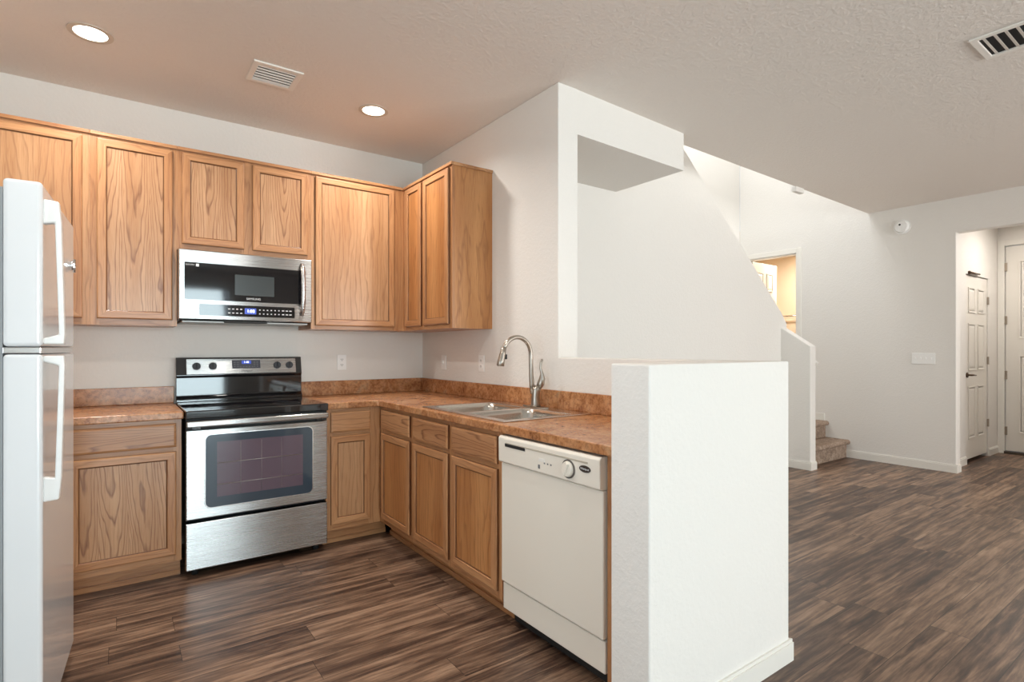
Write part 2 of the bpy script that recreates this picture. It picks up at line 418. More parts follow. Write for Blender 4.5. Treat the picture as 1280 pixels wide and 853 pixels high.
# living wall: foyer opening and the landing doorway
w = MB(); D0, D1, DT = 3.45, 4.12, 2.452
w.grid([YF, .35, 1.853, D0, D1, 4.216], [0, ZL, 2.437, DT, 5.2],
       lambda u, v: not (.35 < u < 1.853 and v < 2.437) and not (D0 < u < D1 and ZL < v < DT), XL, XL+.12, 'x')
struct(w.build('wall_living', WALL, bevel=.006, seg=3))
# foyer
w = MB(); CX0, CX1, CZ = 7.49, 8.30, 2.08
w.grid([XL+.12, CX0, CX1, XF], [0, CZ, H], lambda u, v: not (CX0 < u < CX1 and v < CZ), YC, YC+.12, 'y')
struct(w.build('wall_foyer_side', WALL))
w = MB(); FY0, FY1, FZ = .952, 1.868, 2.497
w.grid([-.6, FY0, FY1, YC+.12], [0, FZ, H], lambda u, v: not (FY0 < u < FY1 and v < FZ), XF, XF+.14, 'x')
struct(w.build('wall_foyer_front', WALL))
struct(MB().box(XL+.12, XF, -.6, -.48, 0, H).build('wall_foyer_right', WALL))
# washroom on the landing
w = MB(); w.box(8.62, 8.74, 2.9, 5.4, ZL, H); w.box(XL+.12, 8.62, 5.3, 5.4, ZL, H); w.box(XL+.12, 8.62, 2.9, 3.0, ZL, H); w.box(XL+.121, XL+.16, 4.216, 5.3, ZL, H)
struct(w.build('wall_washroom', PEACH))
struct(MB().box(XL+.12, 8.74, 2.9, 5.4, H-.0, H+.1).build('ceiling_washroom', PEACH))
struct(MB().box(XL+.121, 8.74, 2.9, 5.4, ZL-.1, ZL).build('floor_washroom', CARPET))
struct(MB().box(XL+.12, 8.70, YC+.9, YC+.95, 0, H).box(8.68, 8.74, YC+.12, YC+.95, 0, H).build('wall_closet', WALL))
# wall behind the camera with the patio door and a window
w = MB(); PX0, PX1, PZ = -.93, 1.84, 2.46; WX0, WX1, WZ0, WZ1 = 3.85, 6.6, .4, 2.45
w.grid([XLW, PX0, PX1, WX0, WX1, XL], [0, WZ0, WZ1, PZ, H], lambda u, v: not (PX0 < u < PX1 and v < PZ) and not (WX0 < u < WX1 and WZ0 < v < WZ1), YF-.15, YF, 'y')
struct(w.build('wall_front', WALL))
def window(n, x0, x1, z0, z1, mull):
    f = MB(); y0, y1 = YF-.11, YF-.04; t = .05
    f.box(x0, x1, y0, y1, z0, z0+t); f.box(x0, x1, y0, y1, z1-t, z1); f.box(x0, x0+t, y0, y1, z0+t, z1-t); f.box(x1-t, x1, y0, y1, z0+t, z1-t)
    for mx in mull: f.box(mx-.03, mx+.03, y0, y1, z0+t, z1-t)
    o = struct(f.build('window_%d' % n, TRIM))
    MB().box(x0+t, x1-t, YF-.078, YF-.072, z0+t, z1-t).build('pane', PANE, o)
window(1, PX0, PX1, 0, PZ, (.455,)); window(2, WX0, WX1, WZ0, WZ1, (5.22,))

# baseboards
def baseboard(name, pts, h=.085, t=.013):
    """pts run with the wall on the left hand; profile stands t proud"""
    m = MB()
    for (a, b) in zip(pts[:-1], pts[1:]):
        a, b = Vector(a), Vector(b); d = (b-a).normalized(); n = Vector((d.y, -d.x))
        q = [a, b, b+n*t, a+n*t]
        m.prism([tuple(p) for p in q], 0, h-.012)
        q = [a, b, b+n*t*.6, a+n*t*.6]
        m.prism([tuple(p) for p in q], h-.012, h)
    return struct(m.build(name, TRIM))
e = .013
baseboard('baseboard_half', [(1.352-e, 1.134), (XR2+e, 1.134)])
baseboard('baseboard_half_side', [(XR2, 1.134), (XR2, YS)])
baseboard('baseboard_stair', [(XR2, YS), (5.81, YS)])
baseboard('baseboard_guard', [(5.81, YS), (5.81, 2.772-e)])
baseboard('baseboard_guard_end', [(5.81, 2.772), (5.925, 2.772)])
baseboard('baseboard_living', [(XL, 2.875), (XL, 1.853-e)])
baseboard('baseboard_living_end', [(XL, 1.853), (XL+.12, 1.853)])
baseboard('baseboard_living_far', [(XL, .35), (XL, YF)])
baseboard('baseboard_foyer', [(XL+.12, YC), (CX0-.002, YC)])
baseboard('baseboard_foyer_corner', [(CX1+.005, YC), (XF, YC)])
# landing baseboard peeping above the second step
struct(MB().box(XL-.013, XL, 3.115, 3.38, ZL, ZL+.085).build('baseboard_landing', TRIM))

# landing doorway casing, leaf
cs = MB(); t = .062
cs.box(XL-.016, XL, D0-t, D0, ZL, DT+t); cs.box(XL-.016, XL, D1, D1+t, ZL, DT+t); cs.box(XL-.016, XL, D0, D1, DT, DT+t)
cs.box(XL, XL+.12, D0, D0+.012, ZL, DT); cs.box(XL, XL+.12, D1-.012, D1, ZL, DT); cs.box(XL, XL+.12, D0+.012, D1-.012, DT-.012, DT)
struct(cs.build('trim_2', TRIM, bevel=.003))
def panel_door(name, w, h, t, rows, arch=False, org=(0, 0, 0), rotz=0, mirror=False):
    """six-panel style leaf in local coords, face towards -y, x 0..w"""
    m = MB(); m.box(0, w, 0, t, 0, h)
    o = struct(m.build(name, DOORW, bevel=.002)); o.location = org; o.rotation_euler = (0, 0, rotz)
    p = MB(); sx = .115; mid = .09; pw = (w-2*sx-mid)/2
    for i, (z0, z1) in enumerate(rows):
        for k in range(2):
            x0 = sx+k*(pw+mid)
            prof = [(0, .0), (.0, -.008), (.012, -.008), (.022, .001), (.045, -.006)]
            if arch and i == 0:
                n = 10; pts = [(x0, z0), (x0+pw, z0)]
                for q in range(n+1):
                    u = 1-q/n; g = (k+u)/2*1.0 if True else u
                    zz = z1-.10*(1-math.sin(math.pi*(k*.5+u*.5)))
                    pts.append((x0+pw*u, zz))
                m2 = pts; p.prism(m2, -.008, 0, 'y')
                c_ = (sum(a for a, _ in pts)/len(pts), sum(b for _, b in pts)/len(pts))
            else:
                p.rings(x0, x0+pw, z0, z1, prof, fill=DOORW)
    p.mats = []
    p.build('panel_moulding', DOORW, o)
    return o
lf = panel_door('door_1', .66, 2.03, .035, ((.25, .85), (1.0, 1.55), (1.65, 1.9)), org=(XL+.10, D1-.03, ZL+.01), rotz=R(2))
# foyer closet door and front door
cdm = MB()
cl = panel_door('door_2', CX1-CX0-.012, CZ-.05, .035, ((1.62, 1.90), (.98, 1.50), (.22, .80)), org=(CX0+.006, YC+.012, .04), rotz=0)
hh = MB(); hh.cyl((.07, -.012, .93), .028, .014, 'y', 20); hh.tube([(.07, -.012, .93), (.07, -.045, .93), (.10, -.052, .93), (.19, -.052, .925)], [.010, .010, .009, .007], 10)
hh.build('lever_handle', BRONZE, cl)
for z in (.35, 1.08, 1.78):
    MB().box(CX1-CX0-.016, CX1-CX0+.012, -.018, -.002, z-.045, z+.045).build('hinge', HINGE, cl, .002)
MB().tube([(.075, -.03, 2.055), (.40, -.03, 2.058)], .010, 8).cyl((.08, -.03, 2.055), .018, .04, 'y', 12).build('top_bar', BRONZE, cl)
fd = panel_door('door_3', FY1-FY0-.012, FZ-.04, .045, ((1.35, 2.28), (.22, 1.15)), org=(XF+.02, FY1-.006, .032), rotz=R(-90))
for z in (.24, .91, 1.57, 2.21):
    MB().box(-.012, .016, -.020, -.001, z-.05, z+.05).build('hinge', HINGE, fd, .002)
fc = MB(); t = .066
fc.box(XF-.018, XF, FY1, FY1+t-.004, 0, FZ+t); fc.box(XF-.018, XF, FY0-t, FY0, 0, FZ+t); fc.box(XF-.018, XF, FY0, FY1, FZ, FZ+t)
struct(fc.build('trim_3', TRIM, bevel=.004))
struct(MB().box(XF-.03, XF+.12, FY0, FY1, 0, .028).build('trim_4', plain('metal_threshold', srgb(96, 88, 80), .4, .6)))

# carpeted steps up to the landing
st = thing('staircase', 'carpeted staircase bottom steps rising beside the white living room wall', 'stairs', (6.4, 2.86, 0))
def step_profile(yr, z0, z1, yb):
    n = 8; r = .028; yc, zc = yr-.012, z1-r
    pts = [(yb, z0), (yr, z0), (yr, z1-2*r)]
    for i in range(n+1):
        a = -math.pi/2-math.pi*i/n
        pts.append((yc+r*math.cos(a)*1.0, zc+r*math.sin(a)))
    pts += [(yb, z1)]
    return pts
ox, oy = 6.4, 2.86
def step(yr, z0, z1, yb, name, x0=5.935, x1=XL-.001):
    m = MB(); pts = [(a-oy, b) for a, b in step_profile(yr, z0, z1, yb)]
    m.prism(pts, x0-ox, x1-ox, 'x'); return m.build(name, CARPET, st, .004)
step(2.872, .0, .205, 3.4, 'step'); step(3.105, .205, ZL, 3.4, 'step')
MB().box(5.935-ox, XL-.001-ox, 3.4-oy+.001, 4.215-oy, .0, ZL).build('landing', CARPET, st)
# handrail end on the stair side of the guard wall
hr = thing('handrail', 'white stair handrail end showing past the low stair guard wall', 'handrail', (5.95, 2.75, 1.1))
MB().tube([(.03, .03, .0), (.03, .31, .20)], .018, 12).build('rail', TRIM, hr)
MB().box(-.024, .03, .05, .08, .0, .03).build('bracket', TRIM, hr)
# towel bar in the washroom
tb = thing('towel_bar', 'small metal towel bar on the washroom wall seen through the landing doorway', 'towel bar', (8.60, 4.44, 1.775))
MB().tube([(-.05, -.22, 0), (-.05, .22, 0)], .011, 10).build('rod', CHROME, tb)
for s in (-.2, .2): MB().cyl((.019, s, 0), .022, -.075, 'x', 16).build('post', CHROME, tb)

# ---------------------------------------------------------------- cabinets
DPROF = [(0, .019), (0, .006), (.0025, .0015), (.007, 0), (.040, 0), (.042, .0035), (.047, .0065), (.0475, .011)]
FPROF = [(0, .019), (0, .007), (.0025, .003), (.010, .0005), (.011, 0)]
def cab_door(root, x0, x1, z0, z1, y=-.019, pm=None):
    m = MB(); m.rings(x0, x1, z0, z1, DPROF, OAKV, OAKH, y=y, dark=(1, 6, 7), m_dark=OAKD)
    d = m.build('door', None, root)
    MB().box(x0+.046, x1-.046, y+.0085, y+.015, z0+.046, z1-.046).build('panel', pm or OAKP, d)
    return d
def drawer(root, x0, x1, z0, z1, name='drawer', y=-.019):
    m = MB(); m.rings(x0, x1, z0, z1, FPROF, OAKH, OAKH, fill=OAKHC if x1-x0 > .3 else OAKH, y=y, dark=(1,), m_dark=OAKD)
    return m.build(name, None, root)
def face(root, w, z0, z1, stiles, rails, name='face_frame'):
    """stiles: (x0,x1) full height; rails: (x0,x1,z0,z1)"""
    m = MB()
    for a, b in stiles: m.box(a, b, 0, .019, z0, z1, OAKV)
    for a, b, c0, c1 in rails: m.box(a, b, 0.0005, .019, c0, c1, OAKH)
    return m.build(name, None, root)
UB, UT = 1.390, 2.4542
G1 = 'oak wall cabinets on the back wall'
YU, XU = 3.7812, 1.7395
DEP = YB-YU-.001
def upper(x0, x1, z0, doors, label, group=G1, trim0=0, trimr=0, pm=None):
    w = x1-x0; r = thing('wall_cabinet', label, 'cabinet', (x0, YU, z0), 0, group)
    h = UT-z0
    MB().box(0.0005, w-.0005, .0192, DEP, 0, h).build('body', OAKSIDE, r)
    ds = [(a-x0, b-x0, c-z0, d-z0) for a, b, c, d in doors]
    st_ = [(0.0003, ds[0][0]+.012)]+[(ds[i][1]-.012, ds[i+1][0]+.012) for i in range(len(ds)-1)]+[(ds[-1][1]-.012, w-.0003)]
    rl = []
    for (a, b, c, d) in ds: rl += [(a+.012, b-.012, 0.0, c+.012), (a+.012, b-.012, d-.012, h)]
    face(r, w, 0, h, st_, rl)
    for a, b, c, d in ds: cab_door(r, a, b, c, d, pm=pm)
    MB().box(trim0, w-trimr, -.013, .0, h-.018, h+.002).build('top_trim', OAKH, r, .003)
    return r
upper(-.995, -.123, UB, [(-.60, -.154, 1.425, 2.420)], 'oak wall cabinet at the far left above the white fridge', pm=OAKPP)
upper(-.123, .287, UB, [(-.092, .263, 1.425, 2.420)], 'tall narrow oak wall cabinet with arched grain door between fridge and microwave')
upper(.287, 1.060, 1.846, [(.312, .648, 1.882, 2.424), (.697, 1.036, 1.882, 2.424)], 'short two door oak wall cabinet above the microwave')
upper(1.060, XU-.0005, UB, [(1.087, 1.657, 1.415, 2.426)], 'wide single door oak wall cabinet right of the microwave', trimr=.013, pm=OAKPP)
# sink-wall upper, front faces -x
r = thing('wall_cabinet', 'two door oak wall cabinet on the sink wall with exposed side panel', 'cabinet', (XU, YB-.001, UB), R(-90))
w = YB-.001-3.056; L = lambda y: YB-.001-y; h = UT-UB
MB().box(0, w-.012, .0192, XR-XU-.001, 0, h).build('body', OAKSIDE, r)
MB().box(w-.0119, w, .019, XR-XU-.001, 0, h).build('side_panel', oak('oak_exposed_side', 'z', False, (.95, .78, .56)), r)
da, db, dc, dd = L(3.725), L(3.477), L(3.44), L(3.085)
face(r, w, 0, h, [(L(YU)+.001, da+.012), (db-.012, dc+.012), (dd-.012, w)],
     [(da+.012, db-.012, 0, .04), (da+.012, db-.012, h-.05, h), (dc+.012, dd-.012, 0, .04), (dc+.012, dd-.012, h-.05, h)])
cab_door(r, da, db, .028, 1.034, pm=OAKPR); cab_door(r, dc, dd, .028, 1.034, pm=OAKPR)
MB().box(L(YU)+.014, w+.010, -.013, 0, h-.018, h+.002).box(w, w+.010, 0, XR-XU-.001, h-.018, h+.002).build('top_trim', OAKH, r, .003)

# base cabinets
YBF, XBF = 3.4801, 1.4315   # face-frame planes
BT = .874
def base(name, label, loc, rz, w, depth, cols, kind=None, x_face0=0.0, tk1=0.0, hollow=False, pm=None):
    r = thing('base_cabinet', label, 'cabinet', loc, rz, kind)
    if hollow: MB().grid([.0005, .018, w-.018, w-.0005], [.0192, .0195, depth-.012, depth], lambda u, v: not (.018 < u < w-.018 and v < depth-.012), .115, BT).box(0.0005, w-.0005, .0192, depth, .1, .1149).build('body', OAKSIDE, r)
    else: MB().box(0.0005, w-.0005, .0192, depth, .1, BT).build('body', OAKSIDE, r)
    MB().box(x_face0, w-.0005+tk1, .075, .0895, .0, .0995, OAKH).box(x_face0, w-.0005+tk1, .066, .0749, .001, .03, OAKH).build('toe_kick', None, r)
    st_ = [(x_face0, cols[0][0]+.012)]; rl = []
    for i, (a, b, c) in enumerate(cols):
        nx = cols[i+1][0]+.012 if i+1 < len(cols) else w
        st_.append((b-.012, nx)); rl += [(a+.012, b-.012, .102, .150), (a+.012, b-.012, .688, .737), (a+.012, b-.012, .842, BT)]
    face(r, w, .102, BT, st_, rl)
    for a, b, c in cols:
        drawer(r, a, b, .724, .852, c); cab_door(r, a, b, .138, .700, pm=pm)
    return r
base('b', 'oak base cabinet with one drawer and door between fridge and range', (-.235, YBF, 0), 0, .520, YB-YBF-.001, [(.035, .495, 'drawer')])
base('b', 'narrow oak base cabinet with one drawer and door in the corner right of the range', (1.068, YBF, 0), 0, XBF-1.068-.001, YB-YBF-.001, [(.028, .288, 'drawer')], tk1=.064, pm=OAKPP)
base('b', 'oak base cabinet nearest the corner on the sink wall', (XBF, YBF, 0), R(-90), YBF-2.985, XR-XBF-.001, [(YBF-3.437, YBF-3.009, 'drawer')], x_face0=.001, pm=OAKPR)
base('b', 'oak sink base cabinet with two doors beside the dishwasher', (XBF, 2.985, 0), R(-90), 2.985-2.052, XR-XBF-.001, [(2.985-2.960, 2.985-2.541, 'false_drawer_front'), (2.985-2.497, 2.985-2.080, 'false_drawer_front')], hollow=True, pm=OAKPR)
tag(MB().box(XBF, XR-.001, 1.3015, 1.392, 0, BT).build('end_filler_panel', OAKSIDE), 'narrow oak filler panel between dishwasher and half wall', 'filler panel')

# countertops with backsplash
ct = tag(MB().box(-.45, .294, 3.455, YB-.001, BT+.0005, .914, COUNTER).build('countertop', None, None, .006, 3), 'short rust brown laminate worktop left of the range', 'countertop')
MB().box(-.45, .294, YB-.021, YB-.001, .9145, 1.0187).build('backsplash', COUNTER, ct, .003)
m = MB(); m.grid([1.0675, 1.4065, 1.470, 1.985, XR-.001], [1.3015, 2.10, 2.865, 3.455, YB-.001],
    lambda u, v: not (u < 1.4065 and v < 3.455) and not (1.470 < u < 1.985 and 2.10 < v < 2.865), BT+.0005, .914, 'z')
ct = tag(m.build('countertop', COUNTER, None, .006, 3), 'long L-shaped rust brown laminate worktop around the sink corner', 'countertop')
MB().box(1.0675, XR-.022, YB-.021, YB-.001, .9145, 1.0187).box(XR-.021, XR-.001, 1.3015, YB-.001, .9145, 1.0187).build('backsplash', COUNTER, ct, .003)

# ---------------------------------------------------------------- sink and faucet
sk = thing('sink', 'stainless steel double bowl sink set into the brown worktop', 'sink', (1.725, 2.48, .914))
X0, X1, Y0, Y1 = -.28, .280, -.415, .415
bowls = ((-.232, .175, -.372, -.018), (-.232, .175, .018, .372))
xs = sorted({X0, X1, -.232, .175}); ys = sorted({Y0, -.372, -.018, .018, .372, Y1})
inb = lambda u, v: any(a < u < b and c_ < v < d for a, b, c_, d in bowls)
MB().grid(xs, ys, lambda u, v: not inb(u, v), .0006, .006, 'z').build('rim', plain('sink_rim', (.78, .76, .73, 1), .22, 1), sk, .003, 3)
for a, b, c_, d in bowls:
    m = MB(); prev = None; N = 6
    def rr(ins, z, rad):
        pts = []
        for cx_, cy_, a0 in ((b-ins-rad, d-ins-rad, 0), (a+ins+rad, d-ins-rad, 90), (a+ins+rad, c_+ins+rad, 180), (b-ins-rad, c_+ins+rad, 270)):
            for q in range(N+1):
                t = R(a0+90*q/N); pts.append((cx_+rad*math.cos(t), cy_+rad*math.sin(t), z))
        return [m.bm.verts.new(p) for p in pts]
    for ins, z, rad in ((-.004, .0055, .03), (.002, .002, .05), (.008, -.02, .06), (.014, -.14, .065), (.026, -.172, .065), (.05, -.182, .06)):
        ring = rr(ins, z, rad)
        if prev:
            for i in range(len(ring)):
                f = m.bm.faces.new((prev[i], prev[(i+1) % len(ring)], ring[(i+1) % len(ring)], ring[i])); f.smooth = True
        prev = ring
    m.bm.faces.new(prev)
    bw = m.build('bowl', SINKST, sk)
    MB().ringz(((a+b)/2, (c_+d)/2, 0), .030, .042, -.181, -.177, 28).cyl(((a+b)/2, (c_+d)/2, -.181), .03, .0015).build('drain', CHROME, bw)
fa = thing('faucet', 'brushed nickel gooseneck pull-down faucet behind the double sink', 'faucet', (1.955, 2.47, .9202))
m = MB(); n = 36
A = [(.030*math.cos(i*2*math.pi/n), .115*math.sin(i*2*math.pi/n)) for i in range(n)]
m.prism(A, 0, .006); m.build('deck_plate', NICKEL, fa, .003)
m = MB(); m.tube([(0, 0, .006), (0, 0, .02), (0, .0, .06), (.002, -.002, .10), (.006, -.004, .125)], [.031, .026, .024, .0255, .022], 22).build('body', NICKEL, fa)
pts = [(-.012, .008, .08), (-.020, .010, .13), (-.024, .01, .20), (-.026, .01, .285)]; rad = [.015, .0145, .0125, .0125]
cx0, cz0, ra = -.026-.098, .300, .098
for i in range(0, 15):
    t = R(0+i*11.5); pts.append((cx0+ra*math.cos(t), .01, cz0+ra*1.04*math.sin(t))); rad.append(.0125)
MB().tube(pts, rad, 18).build('gooseneck', NICKEL, fa)
ex, ez = pts[-1][0], pts[-1][2]
sh = MB().tube([(ex+.002, .01, ez+.012), (ex-.006, .01, ez-.02), (ex-.018, .01, ez-.065), (ex-.022, .01, ez-.088), (ex-.0225, .01, ez-.093)], [.014, .0165, .0205, .0225, .018], 20).build('spray_head', NICKEL, fa)
MB().box(ex+.006, ex+.014, -.004, .014, ez-.055, ez-.028).build('spray_button', BLACKM, sh, .002)
MB().tube([(.012, -.012, .11), (.022, -.02, .135), (.028, -.026, .165), (.026, -.026, .195), (.018, -.022, .225), (.020, -.022, .255), (.028, -.026, .276)],
          [.016, .021, .018, .0095, .006, .006, .007], 16).build('lever', NICKEL, fa)

# ---------------------------------------------------------------- range
rg = thing('range', 'stainless steel freestanding electric range with black glass cooktop', 'range', (.301, 3.428, 0))
W = .762
MB().box(.004, W-.004, .045, .655, .045, .905).build('body', BLACK, rg, .003)
for x in (.05, W-.05):
    for y in (.08, .6): MB().cyl((x, y, 0), .018, .046, 'z', 14).build('foot', BLACKM, rg)
MB().box(.0, W, .003, .044, .045, .302).build('storage_drawer', STEEL, rg, .005, 3)
dr = MB(); dr.rings(0, W, .322, .812, [(0, .044), (0, .005), (.005, 0)], STEEL, STEEL, fill=STEEL)
od = dr.build('oven_door', None, rg)
def rrect(x0, x1, z0, z1, r, n=6):
    P = []
    for cx_, cz_, a0 in ((x1-r, z1-r, 0), (x0+r, z1-r, 90), (x0+r, z0+r, 180), (x1-r, z0+r, 270)):
        for q in range(n+1): t = R(a0+90*q/n); P.append((cx_+r*math.cos(t), cz_+r*math.sin(t)))
    return P
MB().prism(rrect(.088, .675, .372, .786, .035), -.003, .001, 'y').build('window_trim', plain('bright_trim', (.8, .8, .8, 1), .2, 1), od, .001)
MB().prism(rrect(.094, .669, .378, .780, .030), -.0045, -.0005, 'y').build('window_glass', SLATE, od)
MB().box(.150, .612, -.0055, -.0040, .432, .738).build('viewing_window', INNER, od)
m = MB()
for z in (.50, .62): m.tube([(.152, -.0056, z), (.610, -.0056, z)], .0022, 6)
for i in range(3): m.tube([(.27+.11*i, -.0055, .44), (.27+.11*i, -.0055, .73)], .0008, 5)
m.build('oven_rack', RACK, od)
hb = MB(); hb.box(.0, W, -.028, -.004, .828, .862); 
h_ = hb.build('handle', STEEL, od, .008, 3)
for x in (.03, W-.07): MB().box(x, x+.04, -.006, .02, .815, .85).build('handle_mount', BLACK, od)
MB().box(.002, W-.002, .012, .046, .814, .872).build('vent_strip', BLACKM, rg)
MB().box(-.002, W+.002, -.012, .60, .873, .918, BLACKG).build('cooktop', None, rg, .006, 3)
BR = plain('burner_print', srgb(70, 70, 74), .25)
for x, y, r_ in ((.20, .17, .105), (.56, .17, .08), (.20, .44, .075), (.56, .44, .10)):
    MB().ringz((x, y, 0), r_-.0022, r_, .9178, .9186, 44).build('burner_ring', BR, rg)
# backguard
MB().prism([(.59, .905), (.655, .905), (.655, 1.20), (.615, 1.20), (.590, 1.085), (.598, 1.07), (.598, .955), (.575, .935), (.575, .918)], -.001, W+.001, 'x').build('backguard', BLACKG, rg, .003)
tl = math.atan2(.025, .115)
cp = MB(); cp.box(.055, W-.038, -.003, .0015, .006, .107)
c_o = cp.build('control_panel', STEEL, rg, .004, 3); c_o.location = (0, .5895, 1.086); c_o.rotation_euler = (-tl, 0, 0)
def on_panel(mb, name, m, par=c_o, bev=0): return mb.build(name, m, par, bev)
dp = on_panel(MB().box(.318, .492, -.0055, -.0028, .040, .096), 'display_panel', GREYP, bev=.002)
MB().box(.376, .434, -.0065, -.0050, .070, .092).build('clock_display', BLUELED, dp)
text('clock_digits', '1:40', .018, LED, dp, (.405, -.0068, .081), (R(90), 0, 0))
m = MB()
for i in range(5): m.box(.365+.018*i, .374+.018*i, -.0062, -.005, .048, .053)
for i in range(2):
    for j in range(3): m.box(.328+.02*i, .338+.02*i, -.0062, -.005, .05+.014*j, .055+.014*j); m.box(.450+.018*i, .460+.018*i, -.0062, -.005, .05+.014*j, .055+.014*j)
m.build('key_print', GREYPRINT, dp)
text('brand_lettering', 'Whirlpool', .017, plain('dark_lettering', srgb(60, 60, 64), .4), c_o, (.405, -.0034, .023), (R(90), 0, 0))
for x in (.112, .205, .600, .680):
    k = MB().cyl((x, -.0025, .058), .025, -.016, 'y', 28, .022).build('knob', KNOB, c_o, .001)
    MB().box(x-.003, x+.003, -.026, -.018, .037, .080).build('knob_grip', plain('knob_grip_dark', srgb(30, 31, 36), .3), k, .001)

# ---------------------------------------------------------------- over-range microwave
mw = thing('microwave', 'stainless over-the-range microwave with black glass door under the short wall cabinet', 'microwave', (.287, 3.690, 1.4245))
W = .755; Hh = .418
MB().box(.004, W-.004, .042, YB-3.690-.001, .0, Hh-.001).build('body', BLACK, mw, .003)
fr = MB(); fr.rings(0, W, .004, Hh-.002, [(0, .045), (0, .007), (.006, .0)], STEEL, STEEL, fill=STEEL)
fo = fr.build('door', None, mw)
MB().prism(rrect(.030, .715, .122, .340, .006), -.003, .001, 'y').build('door_glass', BLACKG, fo)
MB().box(.295, .520, -.0042, -.0025, .160, .285).build('viewing_window', MWIN, fo)
kp = MB().prism(rrect(.105, .645, .030, .098, .004), -.003, .001, 'y').build('keypad', BLACKG, fo)
MB().box(.350, .415, -.0042, -.0025, .046, .082).build('clock_display', BLUELED, kp)
text('clock_digits', '1:08', .026, LED, kp, (.384, -.0046, .064), (R(90), 0, 0))
m = MB()
for i in range(4):
    for j in range(2): m.box(.258+.022*i, .270+.022*i, -.0038, -.0028, .047+.024*j, .053+.024*j)
m.build('key_print', PRINT, kp); m = MB()
for i in range(9):
    for j in range(2): m.box(.432+.0225*i, .440+.0225*i+(.006 if i > 5 else 0), -.0038, -.0028, .047+.024*j, .053+.024*j)
m.build('key_print', PRINT, kp)
text('brand_lettering', 'SAMSUNG', .018, PRINT, fo, (.40, -.0036, .140), (R(90), 0, 0))
text('capacity_lettering', 'SLIM FRY', .012, PRINT, fo, (.058, -.0036, .325), (R(90), 0, 0))
MB().box(.088, .104, -.0036, -.0028, .317, .333).build('badge', PRINT, fo)
pts = []
for i in range(13):
    u = i/12; pts.append((.690, -.004-.040*math.sin(math.pi*min(max(u, .0), 1))**.55, .052+.330*u))
MB().tube(pts, .0145, 12, squash=(1.0, .55)).build('handle', STEEL, fo)
MB().box(.02, W-.02, .03, .36, -.012, -.0005, plain('hood_underside', srgb(150, 148, 145), .4, .7)).box(.24, .48, .0, .05, -.010, -.0006, BLACKM).build('vent_grille', None, mw, .002)

# ---------------------------------------------------------------- dishwasher (front faces -x)
dw = thing('dishwasher', 'bisque dishwasher with round dial under the worktop end', 'dishwasher', (1.405, 2.040, 0), R(-90))
W = .640
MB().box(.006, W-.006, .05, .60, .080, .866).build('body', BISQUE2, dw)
MB().box(.02, W-.02, .075, .58, .012, .0795).build('base', BLACKM, dw)
for x in (.05, W-.05): MB().cyl((x, .12, 0), .015, .021, 'z', 12).build('foot', BLACKM, dw)
MB().box(0, W, .012, .05, .205, .742).build('door', BISQUE, dw, .005, 3)
MB().box(0, W, .022, .05, .078, .196).build('kick_panel', BISQUE, dw, .004, 2)
cpn = MB().prism([(-.004, .750), (.012, .744), (.05, .744), (.05, .866), (.004, .866), (-.006, .856)], 0, W, 'x').build('control_panel', BISQUE, dw, .004, 2)
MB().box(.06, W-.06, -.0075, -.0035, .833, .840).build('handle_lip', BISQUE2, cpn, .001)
MB().box(.055, .200, -.0085, -.004, .822, .836).build('vent_slot', BLACKM, cpn, .001)
MB().cyl((.475, -.0035, .797), .036, -.006, 'y', 32).build('dial_ring', plain('dial_ring_grey', srgb(96, 90, 84), .4), cpn)
dl = MB().cyl((.475, -.006, .797), .031, -.014, 'y', 32, .028).build('dial', BISQUE, cpn, .002)
g = MB().box(-.006, .006, -.026, -.018, -.026, .026).build('dial_grip', BISQUE, dl, .002); g.location = (.475, 0, .797); g.rotation_euler = (0, R(25), 0)
n = 30
bdg = MB().prism([(.565+.030*math.cos(i*2*math.pi/n), .812+.013*math.sin(i*2*math.pi/n)) for i in range(n)], -.007, -.002, 'y').build('oval_badge', BADGE, cpn)
text('badge_lettering', 'Whirlpool', .011, PRINT, bdg, (.565, -.0075, .812), (R(90), 0, 0))
m = MB()
for i in range(3): m.box(.325+.020*i, .333+.020*i, -.0055, -.003, .790, .796)
m.build('indicator_print', GREYPRINT, cpn); m = MB(); m.box(.288, .300, -.0055, -.003, .766, .782)
m.build('key_print', GREYPRINT, cpn)
MB().box(.292, .33, -.006, -.003, .796, .81).build('push_button', TRIM, cpn, .001)

# ---------------------------------------------------------------- fridge (front faces +x, turned a little)
fg = thing('refrigerator', 'white top-freezer refrigerator with long handles at the left edge', 'refrigerator', (-.184, 2.170, 0), R(86.8))
W = .700
MB().box(.004, W-.004, .102, .75, .04, 1.735).build('body', FRIDGE, fg, .006)
MB().box(.01, W-.01, .0915, .1015, .06, 1.735).build('gasket', GASKET, fg)
for x in (.06, W-.06):
    for y in (.12, .68): MB().cyl((x, y, 0), .02, .041, 'z', 12).build('foot', BLACKM, fg)
MB().box(.02, W-.02, .03, .08, .012, .05).build('kick_grille', GASKET, fg)
fz = MB().box(0, W, 0, .091, 1.262, 1.762).build('freezer_door', FRIDGE, fg, .012, 4)
fd_ = MB().box(0, W, 0, .091, .052, 1.240).build('fridge_door', FRIDGE, fg, .012, 4)
MB().box(.004, W-.004, .004, .091, 1.2415, 1.2605).build('middle_hinge_strip', CHROME, fg, .002)
